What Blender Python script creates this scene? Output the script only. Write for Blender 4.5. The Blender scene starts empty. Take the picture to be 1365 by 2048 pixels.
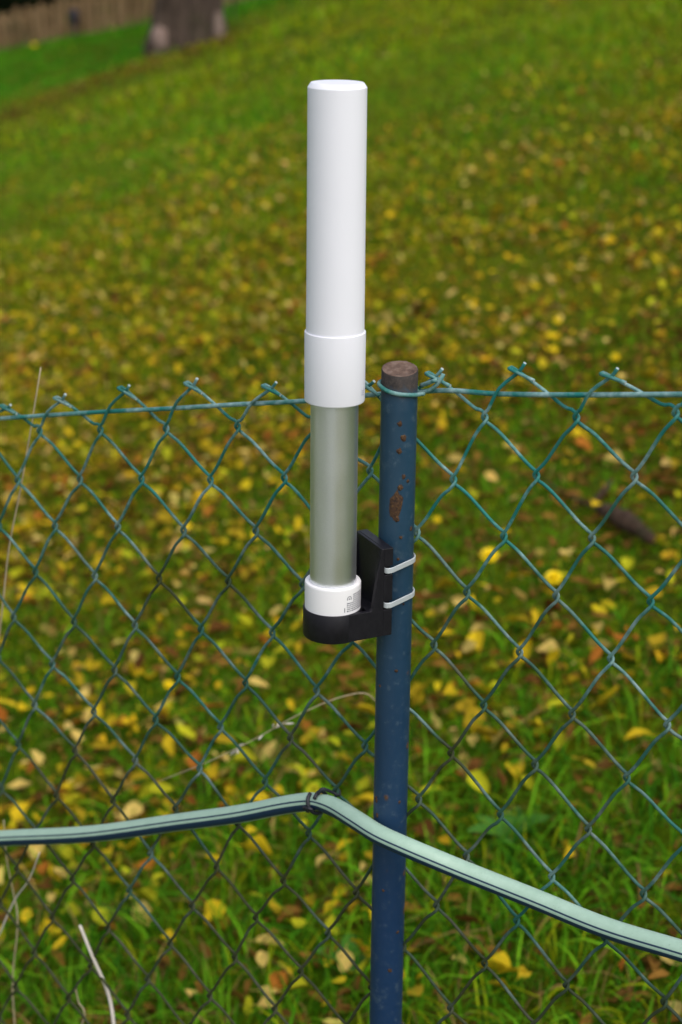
import bpy, math, random
import numpy as np
from mathutils import Vector

RNG = np.random.default_rng(11)
random.seed(11)
S = bpy.context.scene
COL = S.collection

# ------------------------------------------------------------------ camera
CAM_H = 1.38
TH, PH = math.radians(19.5), math.radians(0.6)
cF = np.array([0, math.cos(TH), -math.sin(TH)])
cU0 = np.array([0, math.sin(TH), math.cos(TH)])
cR = np.array([1., 0, 0]) * math.cos(PH) + cU0 * math.sin(PH)
cU = cU0 * math.cos(PH) - np.array([1., 0, 0]) * math.sin(PH)
cam_d = bpy.data.cameras.new('camera')
cam = bpy.data.objects.new('camera', cam_d)
COL.objects.link(cam)
from mathutils import Matrix
cam.matrix_world = Matrix(((cR[0], cU[0], -cF[0], 0), (cR[1], cU[1], -cF[1], 0),
                           (cR[2], cU[2], -cF[2], CAM_H), (0, 0, 0, 1)))
cam_d.sensor_fit = 'VERTICAL'
cam_d.sensor_height = 36
cam_d.sensor_width = 24
cam_d.lens = 3500 * 36 / 2048
cam_d.clip_start = 0.05
cam_d.clip_end = 2000
cam_d.dof.use_dof = True
cam_d.dof.focus_distance = 1.30
cam_d.dof.aperture_fstop = 6.7
S.camera = cam

# ------------------------------------------------------------------ world + sun (overcast)
SUN_EL, SUN_AZ = math.radians(54), math.radians(148)      # azimuth clockwise from +Y
W = bpy.data.worlds.new('World')
S.world = W
W.use_nodes = True
wn, wl = W.node_tree.nodes, W.node_tree.links
wn.clear()
sky = wn.new('ShaderNodeTexSky')
sky.sky_type = 'NISHITA'
sky.sun_disc = False
sky.sun_elevation = SUN_EL
sky.sun_rotation = SUN_AZ
sky.air_density = 1.0
sky.dust_density = 4.0
hs = wn.new('ShaderNodeHueSaturation')        # thin cloud cover: most of the blue is gone
hs.inputs['Saturation'].default_value = 0.55
bg = wn.new('ShaderNodeBackground')
bg.inputs['Strength'].default_value = 0.15
wo = wn.new('ShaderNodeOutputWorld')
wl.new(sky.outputs[0], hs.inputs['Color'])
wl.new(hs.outputs[0], bg.inputs['Color'])
wl.new(bg.outputs[0], wo.inputs['Surface'])
sd = bpy.data.lights.new('sun', 'SUN')
sd.energy = 0.85
sd.angle = math.radians(90)
sd.color = (1.0, 0.97, 0.92)
sun = bpy.data.objects.new('sun', sd)
COL.objects.link(sun)
sdir = Vector((math.sin(SUN_AZ) * math.cos(SUN_EL), math.cos(SUN_AZ) * math.cos(SUN_EL), math.sin(SUN_EL)))
sun.rotation_euler = sdir.to_track_quat('Z', 'Y').to_euler()
sun.location = sdir * 20
S.view_settings.view_transform = 'Standard'
S.view_settings.look = 'None'
S.view_settings.gamma = 1
S.view_settings.exposure = 0.38
S.view_settings.use_curve_mapping = False

# ------------------------------------------------------------------ helpers
def sat(v, m):
    return m * np.tanh(np.asarray(v, float) / m)

def ground_z(x, y):
    """hillside: rises to the right and gently away from the camera"""
    x = np.asarray(x, float); y = np.asarray(y, float)
    z = 0.28 * sat(x, 14.) + 0.025 * sat(y, 60.)
    z = z + 0.012 * np.sin(2.1 * x + 1.3 * y + .5) * np.sin(1.7 * y - 1.1 * x) \
          + 0.006 * np.sin(6.3 * x + 2.) * np.sin(5.1 * y + 1.)
    return z

def project(X):
    d = X - np.array([0, 0, CAM_H])
    z = d @ cF
    return 682.5 + 3500 * (d @ cR) / z, 1024 - 3500 * (d @ cU) / z, z

class VN:
    """cheap smooth noise in 2D, -1..1"""
    def __init__(s, scale, seed, n=7):
        r = np.random.default_rng(seed)
        a = r.uniform(0, 2 * np.pi, n); k = r.uniform(.6, 1.6, n) / scale
        s.kx, s.ky, s.p = k * np.cos(a), k * np.sin(a), r.uniform(0, 6.28, n)
    def __call__(s, x, y):
        x = np.asarray(x, float)[..., None]; y = np.asarray(y, float)[..., None]
        return np.sin(x * s.kx + y * s.ky + s.p).sum(-1) / math.sqrt(len(s.p)) / .9

def link(o, parent=None):
    COL.objects.link(o)
    if parent is not None:
        o.parent = parent
    return o

def tag(o, label=None, cat=None, group=None, kind=None):
    if label: o['label'] = label
    if cat: o['category'] = cat
    if group: o['group'] = group
    if kind: o['kind'] = kind
    return o

def empty(name, loc):
    o = bpy.data.objects.new(name, None)
    o.empty_display_size = .05
    o.location = loc
    return link(o)

class MB:
    def __init__(s): s.v, s.f, s.uv = [], [], []; s.has_uv = False
    def add(s, vs, fs, uvs=None):
        b = len(s.v)
        s.v += [tuple(map(float, p)) for p in vs]
        s.f += [tuple(i + b for i in f) for f in fs]
        s.uv += uvs if uvs else [(0., 0.)] * len(vs)
        if uvs: s.has_uv = True
    def box(s, lo, hi):
        (a, b, c), (d, e, f) = lo, hi
        s.add([(a, b, c), (d, b, c), (d, e, c), (a, e, c), (a, b, f), (d, b, f), (d, e, f), (a, e, f)],
              [(0, 3, 2, 1), (4, 5, 6, 7), (0, 1, 5, 4), (1, 2, 6, 5), (2, 3, 7, 6), (3, 0, 4, 7)])
    def tube(s, path, rad, n=8, caps=True, aroundoff=0., dome=False):
        P = np.array(path, float); m = len(P)
        rad = np.full(m, rad, float) if np.isscalar(rad) else np.array(rad, float)
        T = np.gradient(P, axis=0); T /= np.linalg.norm(T, axis=1)[:, None] + 1e-12
        ref = np.array([0, 0, 1.]) if abs(T[0][2]) < .9 else np.array([1., 0, 0])
        N = ref - T[0] * (ref @ T[0]); N /= np.linalg.norm(N)
        vs, fs, uv = [], [], []
        L = 0.
        for i in range(m):
            if i: L += np.linalg.norm(P[i] - P[i - 1])
            N = N - T[i] * (N @ T[i]); N /= np.linalg.norm(N)
            B = np.cross(T[i], N)
            for k in range(n):
                a = 2 * math.pi * k / n + aroundoff
                vs.append(P[i] + rad[i] * (math.cos(a) * N + math.sin(a) * B)); uv.append((k / n, L))
        for i in range(m - 1):
            for k in range(n):
                k2 = (k + 1) % n
                fs.append((i * n + k, i * n + k2, (i + 1) * n + k2, (i + 1) * n + k))
        if caps:
            fs.append(tuple(range(n - 1, -1, -1))); fs.append(tuple((m - 1) * n + k for k in range(n)))
        s.add(vs, fs, uv)
    def lathe(s, prof, n=64, cx=0, cy=0, caps=True):
        vs, fs, m = [], [], len(prof)
        for r, z in prof:
            for k in range(n):
                a = 2 * math.pi * k / n
                vs.append((cx + r * math.cos(a), cy + r * math.sin(a), z))
        for i in range(m - 1):
            for k in range(n):
                k2 = (k + 1) % n
                fs.append((i * n + k, i * n + k2, (i + 1) * n + k2, (i + 1) * n + k))
        if caps:
            fs.append(tuple(range(n - 1, -1, -1))); fs.append(tuple((m - 1) * n + k for k in range(n)))
        s.add(vs, fs)
    def prism(s, poly, y0, y1, fr):
        """poly in (x,z), extruded along local y; fr maps local to world"""
        n = len(poly)
        vs = [fr(x, y0, z) for x, z in poly] + [fr(x, y1, z) for x, z in poly]
        fs = [tuple(range(n)), tuple(range(2 * n - 1, n - 1, -1))]
        fs += [(i, i + n, (i + 1) % n + n, (i + 1) % n) for i in range(n)]
        s.add(vs, fs)
    def mesh(s, name, org=(0, 0, 0), smooth=False):
        me = bpy.data.meshes.new(name)
        o = np.array(org, float)
        me.from_pydata([tuple(np.array(p) - o) for p in s.v], [], s.f)
        if s.has_uv:
            u = me.uv_layers.new(name='UVMap')
            for lp in me.loops:
                u.data[lp.index].uv = s.uv[lp.vertex_index]
            # close the seam of tubes
            for p in me.polygons:
                us = [u.data[i].uv[0] for i in p.loop_indices]
                if max(us) - min(us) > .5:
                    for i in p.loop_indices:
                        if u.data[i].uv[0] < .5: u.data[i].uv[0] += 1.
        if smooth:
            me.polygons.foreach_set('use_smooth', [True] * len(me.polygons))
        return me
    def build(s, name, mat, parent=None, smooth=False, org=None, sharp=None):
        if org is None:
            org = parent.location if parent is not None else (0, 0, 0)
            if parent is not None and parent.parent is not None:
                org = Vector(parent.location) + Vector(parent.parent.location)
        me = s.mesh(name, org, smooth)
        if sharp: me.set_sharp_from_angle(angle=math.radians(sharp))
        me.materials.append(mat)
        o = bpy.data.objects.new(name, me)
        if parent is None: o.location = org
        return link(o, parent)

def catmull(P, sub=4):
    P = np.array(P, float)
    Q = np.vstack([2 * P[0] - P[1], P, 2 * P[-1] - P[-2]])
    out = []
    for i in range(1, len(Q) - 2):
        p0, p1, p2, p3 = Q[i - 1:i + 3]
        for k in range(sub):
            t = k / sub
            out.append(.5 * (2 * p1 + (p2 - p0) * t + (2 * p0 - 5 * p1 + 4 * p2 - p3) * t * t + (3 * p1 - p0 - 3 * p2 + p3) * t ** 3))
    out.append(P[-1])
    return np.array(out)

# ---- material helpers
class Mat:
    def __init__(s, name, base=(.5, .5, .5), rough=.6, metal=0., spec=.5):
        s.m = bpy.data.materials.new(name); s.m.use_nodes = True
        s.n, s.l = s.m.node_tree.nodes, s.m.node_tree.links
        s.b = s.n['Principled BSDF']
        s.b.inputs['Base Color'].default_value = (*base, 1)
        s.b.inputs['Roughness'].default_value = rough
        s.b.inputs['Metallic'].default_value = metal
        s.b.inputs['Specular IOR Level'].default_value = spec
    def node(s, t, **kw):
        nd = s.n.new(t)
        for k, v in kw.items():
            if k in nd.inputs: nd.inputs[k].default_value = v
            else: setattr(nd, k, v)
        return nd
    def coord(s, kind='Object'):
        return s.node('ShaderNodeTexCoord').outputs[kind]
    def noise(s, vec, scale, detail=4, rough=.6, dist=0.):
        nd = s.node('ShaderNodeTexNoise')
        nd.inputs['Scale'].default_value = scale; nd.inputs['Detail'].default_value = detail
        nd.inputs['Roughness'].default_value = rough; nd.inputs['Distortion'].default_value = dist
        if vec is not None: s.l.new(vec, nd.inputs['Vector'])
        return nd.outputs['Fac']
    def ramp(s, fac, stops, interp='LINEAR'):
        nd = s.node('ShaderNodeValToRGB'); nd.color_ramp.interpolation = interp
        e = nd.color_ramp.elements
        while len(e) < len(stops): e.new(.5)
        for k, (p, c) in enumerate(stops):
            e[k].position = p; e[k].color = (*c, 1) if len(c) == 3 else c
        s.l.new(fac, nd.inputs[0]); return nd.outputs[0]
    def mix(s, fac, a, b, mode='MIX'):
        nd = s.node('ShaderNodeMix', data_type='RGBA', blend_type=mode)
        for i, v in ((0, fac), (6, a), (7, b)):
            if hasattr(v, 'links'): s.l.new(v, nd.inputs[i])
            else: nd.inputs[i].default_value = v if i == 0 else (*v, 1)
        return nd.outputs[2]
    def math(s, op, a, b=0.):
        nd = s.node('ShaderNodeMath', operation=op)
        for i, v in ((0, a), (1, b)):
            if hasattr(v, 'links'): s.l.new(v, nd.inputs[i])
            else: nd.inputs[i].default_value = v
        return nd.outputs[0]
    def maprange(s, v, a, b, c=0., d=1.):
        nd = s.node('ShaderNodeMapRange')
        s.l.new(v, nd.inputs[0])
        for i, x in ((1, a), (2, b), (3, c), (4, d)): nd.inputs[i].default_value = x
        return nd.outputs[0]
    def color(s, sock): s.l.new(sock, s.b.inputs['Base Color']); return s
    def rough(s, sock): s.l.new(sock, s.b.inputs['Roughness']); return s
    def bump(s, h, strength=.3, dist=.002):
        nd = s.node('ShaderNodeBump'); nd.inputs['Strength'].default_value = strength
        nd.inputs['Distance'].default_value = dist
        s.l.new(h, nd.inputs['Height']); s.l.new(nd.outputs[0], s.b.inputs['Normal']); return s

def B3(v): return (v, v, v)

# ---- materials
def m_white(name, base):
    m = Mat(name, base, .42)
    co = m.coord(); n = m.noise(co, 60, 4); n2 = m.noise(co, 7, 3)
    m.color(m.mix(m.maprange(n2, .45, .75, 0, .5), base, tuple(x * .955 for x in base)))
    m.rough(m.maprange(n, .3, .7, .36, .5)); m.bump(m.noise(co, 900, 2), .05, .0004)
    return m.m
M_WHITE = m_white('white_plastic', (.78, .785, .845))
M_CAP = m_white('white_cap_plastic', (.82, .81, .83))

m = Mat('brushed_aluminium', (.66, .67, .67), .4, 1.0)
co = m.coord()
m.color(m.mix(m.noise(co, 1400, 2, .7), (.74, .76, .78), (.92, .94, .96)))
m.rough(m.maprange(m.noise(co, 25, 4), .3, .7, .38, .45)); m.bump(m.noise(co, 2200, 2), .12, .0004)
M_ALU = m.m

m = Mat('black_printed_plastic', (.014, .013, .019), .42, 0, .3)
co = m.coord()
sep = m.node('ShaderNodeSeparateXYZ'); m.l.new(co, sep.inputs[0])
lay = m.math('SINE', m.math('MULTIPLY', sep.outputs[2], 2 * math.pi / .0004))
n = m.noise(co, 300, 3)
m.color(m.mix(n, (.005, .0045, .008), (.012, .011, .015)))
m.rough(m.maprange(n, .3, .7, .33, .46)); m.bump(m.math('ADD', m.math('MULTIPLY', lay, .25), n), .25, .0003)
M_BLACK = m.m

m = Mat('nylon', (.44, .48, .50), .38)
m.b.inputs['Subsurface Weight'].default_value = .15
m.b.inputs['Subsurface Radius'].default_value = (.002, .002, .002)
M_NYLON = m.m

M_INK = Mat('label_ink', (.10, .10, .13), .6).m
M_INK2 = Mat('faint_ink', (.45, .46, .55), .6).m

RIM = 1.0515 - float(ground_z(.042, 1.2436)) - .0145
def m_post():
    m = Mat('blue_post_paint', (.02, .06, .14), .42)
    co = m.coord()
    sep = m.node('ShaderNodeSeparateXYZ'); m.l.new(co, sep.inputs[0])
    big = m.noise(co, 9, 5, .65); fine = m.noise(co, 160, 5, .7)
    paint = m.mix(m.maprange(big, .3, .7), (.008, .036, .062), (.020, .060, .098))
    # bluer lower down, dull teal higher up
    paint = m.mix(m.maprange(sep.outputs[2], .55, .85, 0, .75), (.008, .032, .092), paint)
    paint = m.mix(m.math('MULTIPLY', m.math('MAXIMUM', m.maprange(fine, .57, .70), m.maprange(m.noise(co, 34, 6, .75), .60, .72)), .35), paint, (.10, .15, .18))
    # rust pinholes
    mp = m.node('ShaderNodeMapping'); mp.inputs['Scale'].default_value = (1, 1, .8); m.l.new(co, mp.inputs[0])
    vo = m.node('ShaderNodeTexVoronoi'); vo.inputs['Scale'].default_value = 62; m.l.new(mp.outputs[0], vo.inputs['Vector'])
    sepc = m.node('ShaderNodeSeparateColor'); m.l.new(vo.outputs['Color'], sepc.inputs[0])
    rad = m.maprange(sepc.outputs[0], .62, 1., 0., .34)
    dist = m.math('ADD', vo.outputs['Distance'], m.math('MULTIPLY', m.math('SUBTRACT', fine, .5), .35))
    spot = m.maprange(m.math('SUBTRACT', rad, dist), -.03, .06)
    rust = m.mix(m.noise(co, 420, 3), (.035, .014, .006), (.16, .075, .02))
    # rusted, bare rim under the cut top of the pipe
    rim = m.maprange(m.math('ADD', sep.outputs[2], m.math('MULTIPLY', m.math('SUBTRACT', fine, .5), .02)), RIM - .004, RIM + .003)
    rimc = m.mix(m.maprange(m.noise(co, 320, 5, .85), .35, .65), (.008, .007, .007), (.055, .042, .036))
    c = m.mix(m.math('MULTIPLY', spot, .95), paint, rust)
    c = m.mix(rim, c, rimc)
    m.color(c)
    m.rough(m.math('ADD', m.maprange(fine, .3, .7, .32, .5), m.math('MULTIPLY', m.math('MAXIMUM', spot, rim), .35)))
    h = m.math('ADD', m.math('MULTIPLY', fine, .3), m.math('MULTIPLY', spot, .8))
    m.bump(h, .5, .0009)
    return m.m
M_POST = m_post()

m = Mat('rusty_cut_metal', (.22, .14, .11), .75)
co = m.coord(); n = m.noise(co, 130, 6, .7)
m.color(m.ramp(n, [(.3, (.05, .026, .018)), (.5, (.12, .072, .050)), (.68, (.19, .135, .11))])); m.bump(n, .6, .001)
M_RUST = m.m
m = Mat('rust_scab', (.06, .03, .015), .85)
co = m.coord(); n = m.noise(co, 350, 6, .7)
m.color(m.ramp(n, [(.32, (.012, .007, .006)), (.52, (.06, .026, .010)), (.7, (.15, .085, .025))])); m.bump(n, 1., .0012)
M_SCAB = m.m

def m_wire(name, dirt, ch=0.):
    m = Mat(name, (.03, .2, .17), .38, 0, .16)
    co = m.coord('Object')
    sep = m.node('ShaderNodeSeparateXYZ'); m.l.new(co, sep.inputs[0])
    n1 = m.noise(co, 28, 4, .6); n2 = m.noise(co, 140, 4, .7); n3 = m.noise(co, 9, 3)
    c = m.mix(n2, (.012, .115, .105), (.025, .20, .175))
    chalk_highlight = m.math('MULTIPLY', m.maprange(n1, .46 - ch, .62 - ch), m.maprange(n2, .35, .65, .3, 1.))  # patchy chalky bloom, its pale colour also standing in for highlights
    c = m.mix(m.math('MULTIPLY', chalk_highlight, .65), c, (.42, .53, .55))
    # algae and dirt take over towards the ground
    low = m.maprange(m.math('ADD', sep.outputs[2], m.math('MULTIPLY', m.math('SUBTRACT', n3, .5), 1.2)), .52 + dirt, 1.04 + dirt, 1., 0.)
    c = m.mix(m.math('MULTIPLY', low, .9), c, m.mix(n2, (.012, .011, .002), (.068, .056, .008)))
    m.color(c)
    m.rough(m.math('ADD', m.maprange(n2, .3, .7, .3, .5), m.math('MULTIPLY', low, .35))); m.bump(n2, .3, .0005)
    return m.m
M_WIRE = m_wire('green_coated_wire', 0.)
M_TENSION = m_wire('green_tension_wire', -.35, .06)
M_BIND = m_wire('green_binding_wire', -3.)
M_CUT = Mat('cut_wire_end', (.34, .40, .40), .6).m
M_TIE = Mat('dark_tie_wire', (.012, .014, .022), .5).m

def m_hose():
    m = Mat('striped_hose', (.4, .6, .5), .45)
    uv = m.coord('UV'); co = m.coord()
    sep = m.node('ShaderNodeSeparateXYZ'); m.l.new(uv, sep.inputs[0])
    a = m.math('FRACT', m.math('SUBTRACT', sep.outputs[0], m.maprange(sep.outputs[1], 1.10 + .475, 1.35 + .475, 0., .012)))
    n = m.noise(co, 90, 5, .7); n2 = m.noise(co, 900, 2)
    mint = m.mix(m.maprange(n, .35, .7), (.32, .475, .375), (.37, .53, .43))
    mint = m.mix(m.maprange(n2, .66, .72, 0, .5), mint, (.2, .26, .22))
    navy = m.mix(n, (.006, .022, .060), (.012, .035, .085))
    def band(c, hw):
        d = m.math('ABSOLUTE', m.math('SUBTRACT', a, c))
        d = m.math('MINIMUM', d, m.math('SUBTRACT', 1., d))
        return m.maprange(d, hw - .004, hw + .004, 1., 0.)
    st = band(HOSE_STRIPES[0][0], HOSE_STRIPES[0][1])
    for c, hw in HOSE_STRIPES[1:]:
        st = m.math('MAXIMUM', st, band(c, hw))
    m.color(m.mix(st, mint, navy)); m.bump(m.noise(co, 400, 3), .08, .0005)
    return m.m

def m_leaf():
    m = Mat('fallen_leaf', (.4, .3, .05), .65, 0, .08)
    at = m.node('ShaderNodeAttribute', attribute_name='tint')
    co = m.coord('Object'); n = m.noise(co, 130, 4, .7); n2 = m.noise(co, 420, 2)
    c = m.mix(m.maprange(n, .50, .70, 0., .6), at.outputs['Color'], (.13, .055, .014))
    m.color(m.mix(m.maprange(n2, .3, .7, 0, .22), c, (.02, .012, .004)))
    m.bump(n, .35, .002)
    m.b.inputs['Subsurface Weight'].default_value = 0
    tr = m.node('ShaderNodeBsdfTranslucent'); m.l.new(c, tr.inputs[0])
    mx = m.node('ShaderNodeMixShader'); mx.inputs[0].default_value = .18
    m.l.new(m.b.outputs[0], mx.inputs[1]); m.l.new(tr.outputs[0], mx.inputs[2])
    m.l.new(mx.outputs[0], m.n['Material Output'].inputs['Surface'])
    return m.m
M_LEAF = m_leaf()

def m_grass(name='grass_blade', rough=.6):
    m = Mat(name, (.05, .12, .02), rough, 0, .06)
    at = m.node('ShaderNodeAttribute', attribute_name='tint')
    m.color(at.outputs['Color'])
    tr = m.node('ShaderNodeBsdfTranslucent'); m.l.new(at.outputs['Color'], tr.inputs[0])
    mx = m.node('ShaderNodeMixShader'); mx.inputs[0].default_value = .25
    m.l.new(m.b.outputs[0], mx.inputs[1]); m.l.new(tr.outputs[0], mx.inputs[2])
    m.l.new(mx.outputs[0], m.n['Material Output'].inputs['Surface'])
    return m.m
M_GRASS = m_grass()
M_FOLI = m_grass('tree_foliage', .5)

m = Mat('lawn_soil', (.03, .04, .012), .95, 0, .02)
co = m.coord()
a = m.noise(co, 1.1, 5, .6); b = m.noise(co, 22, 5, .7); c = m.noise(co, 90, 4, .7)
base = m.mix(m.maprange(a, .35, .65), (.035, .100, .002), (.115, .115, .003))
base = m.mix(m.maprange(b, .45, .7, 0, .7), base, (.06, .038, .008))
base = m.mix(m.maprange(c, .60, .72, 0, .8), base, (.24, .17, .05))
m.color(base); m.bump(b, .8, .03)
M_SOIL = m.m

m = Mat('dry_straw', (.42, .33, .2), .6)
co = m.coord(); m.color(m.mix(m.noise(co, 60, 3), (.34, .25, .14), (.52, .44, .30)))
M_STRAW = m.m
M_PALE = Mat('bleached_stem', (.62, .56, .50), .6).m

def m_bark(name, c0, c1, sc):
    m = Mat(name, c0, .9, 0, .2)
    co = m.coord(); mp = m.node('ShaderNodeMapping'); mp.inputs['Scale'].default_value = (1, 1, .25); m.l.new(co, mp.inputs[0])
    n = m.noise(mp.outputs[0], sc, 6, .7); n2 = m.noise(co, sc * .25, 4)
    c = m.mix(m.maprange(n, .35, .65), c0, c1)
    m.color(m.mix(m.maprange(n2, .55, .7, 0, .6), c, (.05, .055, .02))); m.bump(n, 1., .03)
    return m.m
M_BARK = m_bark('tree_bark', (.022, .015, .010), (.11, .078, .060), 14)
M_BARK2 = m_bark('dead_wood', (.035, .019, .012), (.15, .09, .06), 60)
M_WOUND = m_bark('bare_wood', (.18, .12, .10), (.30, .22, .19), 10)
M_PALING = m_bark('weathered_paling', (.17, .095, .04), (.42, .27, .14), 10)
M_YELLOW = Mat('dandelion_yellow', (.85, .66, .003), .5).m
m = Mat('broad_leaf_green', (.05, .14, .03), .7, 0, .2)
co = m.coord(); n = m.noise(co, 60, 4)
m.color(m.mix(n, (.025, .10, .008), (.06, .18, .015))); m.bump(n, .3, .003)
M_WEED = m.m
M_DARK = Mat('dark_blue_lamp', (.012, .012, .03), .4).m

# ------------------------------------------------------------------ ground
def build_ground():
    def axis(a, fine, step, far):
        v = list(np.arange(-fine, fine + 1e-6, step)); d = step; x = fine
        while x < far:
            d *= 1.35; x += d; v = [-x] + v + [x]
        return np.array(v)
    xs = axis(0, 7, .14, 600); ys = axis(0, 12, .16, 600) + 11
    X, Y = np.meshgrid(xs, ys); Z = ground_z(X, Y)
    nx, ny = len(xs), len(ys)
    me = bpy.data.meshes.new('lawn')
    idx = np.arange(nx * ny).reshape(ny, nx)
    F = np.stack([idx[:-1, :-1], idx[:-1, 1:], idx[1:, 1:], idx[1:, :-1]], -1).reshape(-1, 4)
    me.from_pydata(np.stack([X, Y, Z], -1).reshape(-1, 3).tolist(), [], F.tolist())
    me.polygons.foreach_set('use_smooth', [True] * len(me.polygons))
    me.materials.append(M_SOIL)
    o = link(bpy.data.objects.new('lawn', me))
    tag(o, 'sloping lawn strewn with autumn leaves behind the wire fence', 'lawn', kind='structure')
build_ground()

def build_added_path():
    # unseen pale path added behind the camera for the light strip in the tube
    ctr = catmull([(.3, -2.5, 0), (-1.2, -2.25, 0), (-3, -1.6, 0), (-8, .3, 0), (-14, 3.2, 0), (-22, 7., 0)], 8); xs = ctr; W_ = [-1.2, -.4, .4, 1.2]
    tg = np.gradient(ctr, axis=0); tg /= np.linalg.norm(tg, axis=1)[:, None]
    vs, fs = [], []
    for p, t in zip(ctr, tg):
        for w in W_:
            x, y = p[0] - t[1] * w, p[1] + t[0] * w; vs.append((x, y, float(ground_z(x, y)) + .03))
    for i in range(len(xs) - 1):
        for k in range(3): fs.append((i * 4 + k, (i + 1) * 4 + k, (i + 1) * 4 + k + 1, i * 4 + k + 1))
    b = MB(); b.add(vs, fs); o = b.build('path', M_ADDED_PATH, None)
    tag(o, 'unseen pale paved path added behind the camera to mirror in the tube', 'path', kind='structure')
m = Mat('added_pale_paving', (.5, .5, .48), .8)
co = m.coord(); m.color(m.mix(m.noise(co, 6, 5), (.46, .47, .47), (.60, .61, .61)))
M_ADDED_PATH = m.m
build_added_path()

N1, N2, N3 = VN(.35, 1), VN(1.3, 2), VN(.12, 3)

def sm(v, a, b):
    t = np.clip((np.asarray(v, float) - a) / (b - a), 0, 1); return t * t * (3 - 2 * t)

def beyond_band(x, y):
    """0 in front of the brown strip that runs down from the tree, 1 beyond it"""
    d = (y - 17.0) + (-1.1) * (x + 1.7)      # line through the foot of the tree
    return sm(d, -.5, .9), np.exp(-((d + .9) / 1.3) ** 2) * sm(-x, .6, 1.2)

def leaf_density(x, y):
    u = x / np.maximum(y, .5)                # bearing from the gate side
    base = .55 + .30 * N1(x, y) + .22 * N2(x, y) + .22 * N3(x, y)
    base += .42 * sm(-u, -.06, .10) * sm(y, 2.0, 2.5) * (1 - sm(y, 7.5, 10))
    near = 1 - sm(y, 1.75 + .35 * sm(u, -.05, .1), 2.3 + .5 * sm(u, -.05, .1))
    base -= near * (.10 + .30 * sm(u, -.05, .1))
    base -= .50 * sm(y, 5.5, 11)
    bb, band = beyond_band(x, y)
    base = base * (1 - .85 * bb) + .5 * band * sm(y, 10, 13)
    return np.clip(base, .03, 1.2)

# ------------------------------------------------------------------ grass
def grass_colors(n, x, y):
    t = RNG.uniform(0, 1, (n, 1))
    deep, mid, lite = np.array([.014, .080, .002]), np.array([.060, .215, .003]), np.array([.18, .42, .012])
    c = np.where(t < .5, deep + (mid - deep) * t * 2, mid + (lite - mid) * (t * 2 - 1))
    ol = np.array([.27, .27, .003]); dry = np.array([.26, .17, .05]); br = np.array([.09, .045, .012])
    bb, band = beyond_band(x, y)
    warm = (np.clip(.34 + .22 * N2(x + 3, y) + .20 * sm(y, 2.0, 3.2) - .02 * sm(y, 6, 12), 0, .95) * (1 - .9 * bb))[:, None]
    pick = RNG.uniform(0, 1, (n, 1))
    c = np.where(pick < warm, c * .35 + ol * .75, c)
    c = np.where(pick > .93, dry, c)
    bm = (band * .75 * (y > 8))[:, None]
    c = np.where(RNG.uniform(0, 1, (n, 1)) < bm, br, c)
    fresh = (bb * .6)[:, None]
    c = c * (1 - fresh) + fresh * (np.array([.030, .250, .006]) * RNG.uniform(.6, 1.3, (n, 1)))
    return c * RNG.uniform(.55, 1.2, (n, 1)) * (1 + .28 * sm(y, 5, 10))[:, None]

def blades(zones, name):
    V, F3, F4, C, off = [], [], [], [], 0
    allv, quads, tris, cols = [], [], [], []
    for (x0, x1, y0, y1, dens, h0, h1, w, segs, l0, l1) in zones:
        n = int((x1 - x0) * (y1 - y0) * dens)
        x = RNG.uniform(x0, x1, n); y = RNG.uniform(y0, y1, n)
        # clump
        x += .018 * N3(x, y); y += .018 * N3(y + 5, x)
        keep = (np.hypot(x + 1.53, y - 17.35) > .40)
        # keep only what lies in and around the view
        keep &= np.abs(x) < .30 * y + .55
        x, y = x[keep], y[keep]; n = len(x)
        tall = 1 + .45 * np.clip(N1(x + 9, y), -.6, 1.4)
        h = RNG.uniform(h0, h1, n) * tall
        az = RNG.uniform(0, 2 * np.pi, n); lean = RNG.uniform(l0, l1, n)
        yaw = az + np.pi / 2 + RNG.normal(0, .5, n)
        dx, dy = np.cos(az), np.sin(az); sx, sy = np.cos(yaw), np.sin(yaw)
        ww = w * RNG.uniform(.6, 1.3, n)
        z0 = ground_z(x, y) - .004
        rows = []
        for k in range(segs + 1):
            t = k / segs
            ang = lean * t
            out = h * t * np.sin(ang); up = h * t * np.cos(ang)
            px, py, pz = x + dx * out, y + dy * out, z0 + np.maximum(up, .002)
            wd = ww * (1 - t) ** .6 * (.75 + .5 * t) * .5
            if k < segs:
                rows.append(np.stack([px - sx * wd, py - sy * wd, pz], -1)); rows.append(np.stack([px + sx * wd, py + sy * wd, pz], -1))
            else:
                rows.append(np.stack([px, py, pz], -1))
        m = 2 * segs + 1
        v = np.stack(rows, 1)                               # n, m, 3
        b = off + np.arange(n)[:, None] * m
        for k in range(segs - 1):
            quads.append(b + np.array([2 * k, 2 * k + 1, 2 * k + 3, 2 * k + 2]))
        tris.append(b + np.array([m - 3, m - 2, m - 1]))
        allv.append(v.reshape(-1, 3)); cols.append(np.repeat(grass_colors(n, x, y), m, axis=0)); off += n * m
    V = np.concatenate(allv); C = np.concatenate(cols); Q = np.concatenate(quads); T = np.concatenate(tris)
    return bulk_mesh(name, V, Q, T, C, M_GRASS)

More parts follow.
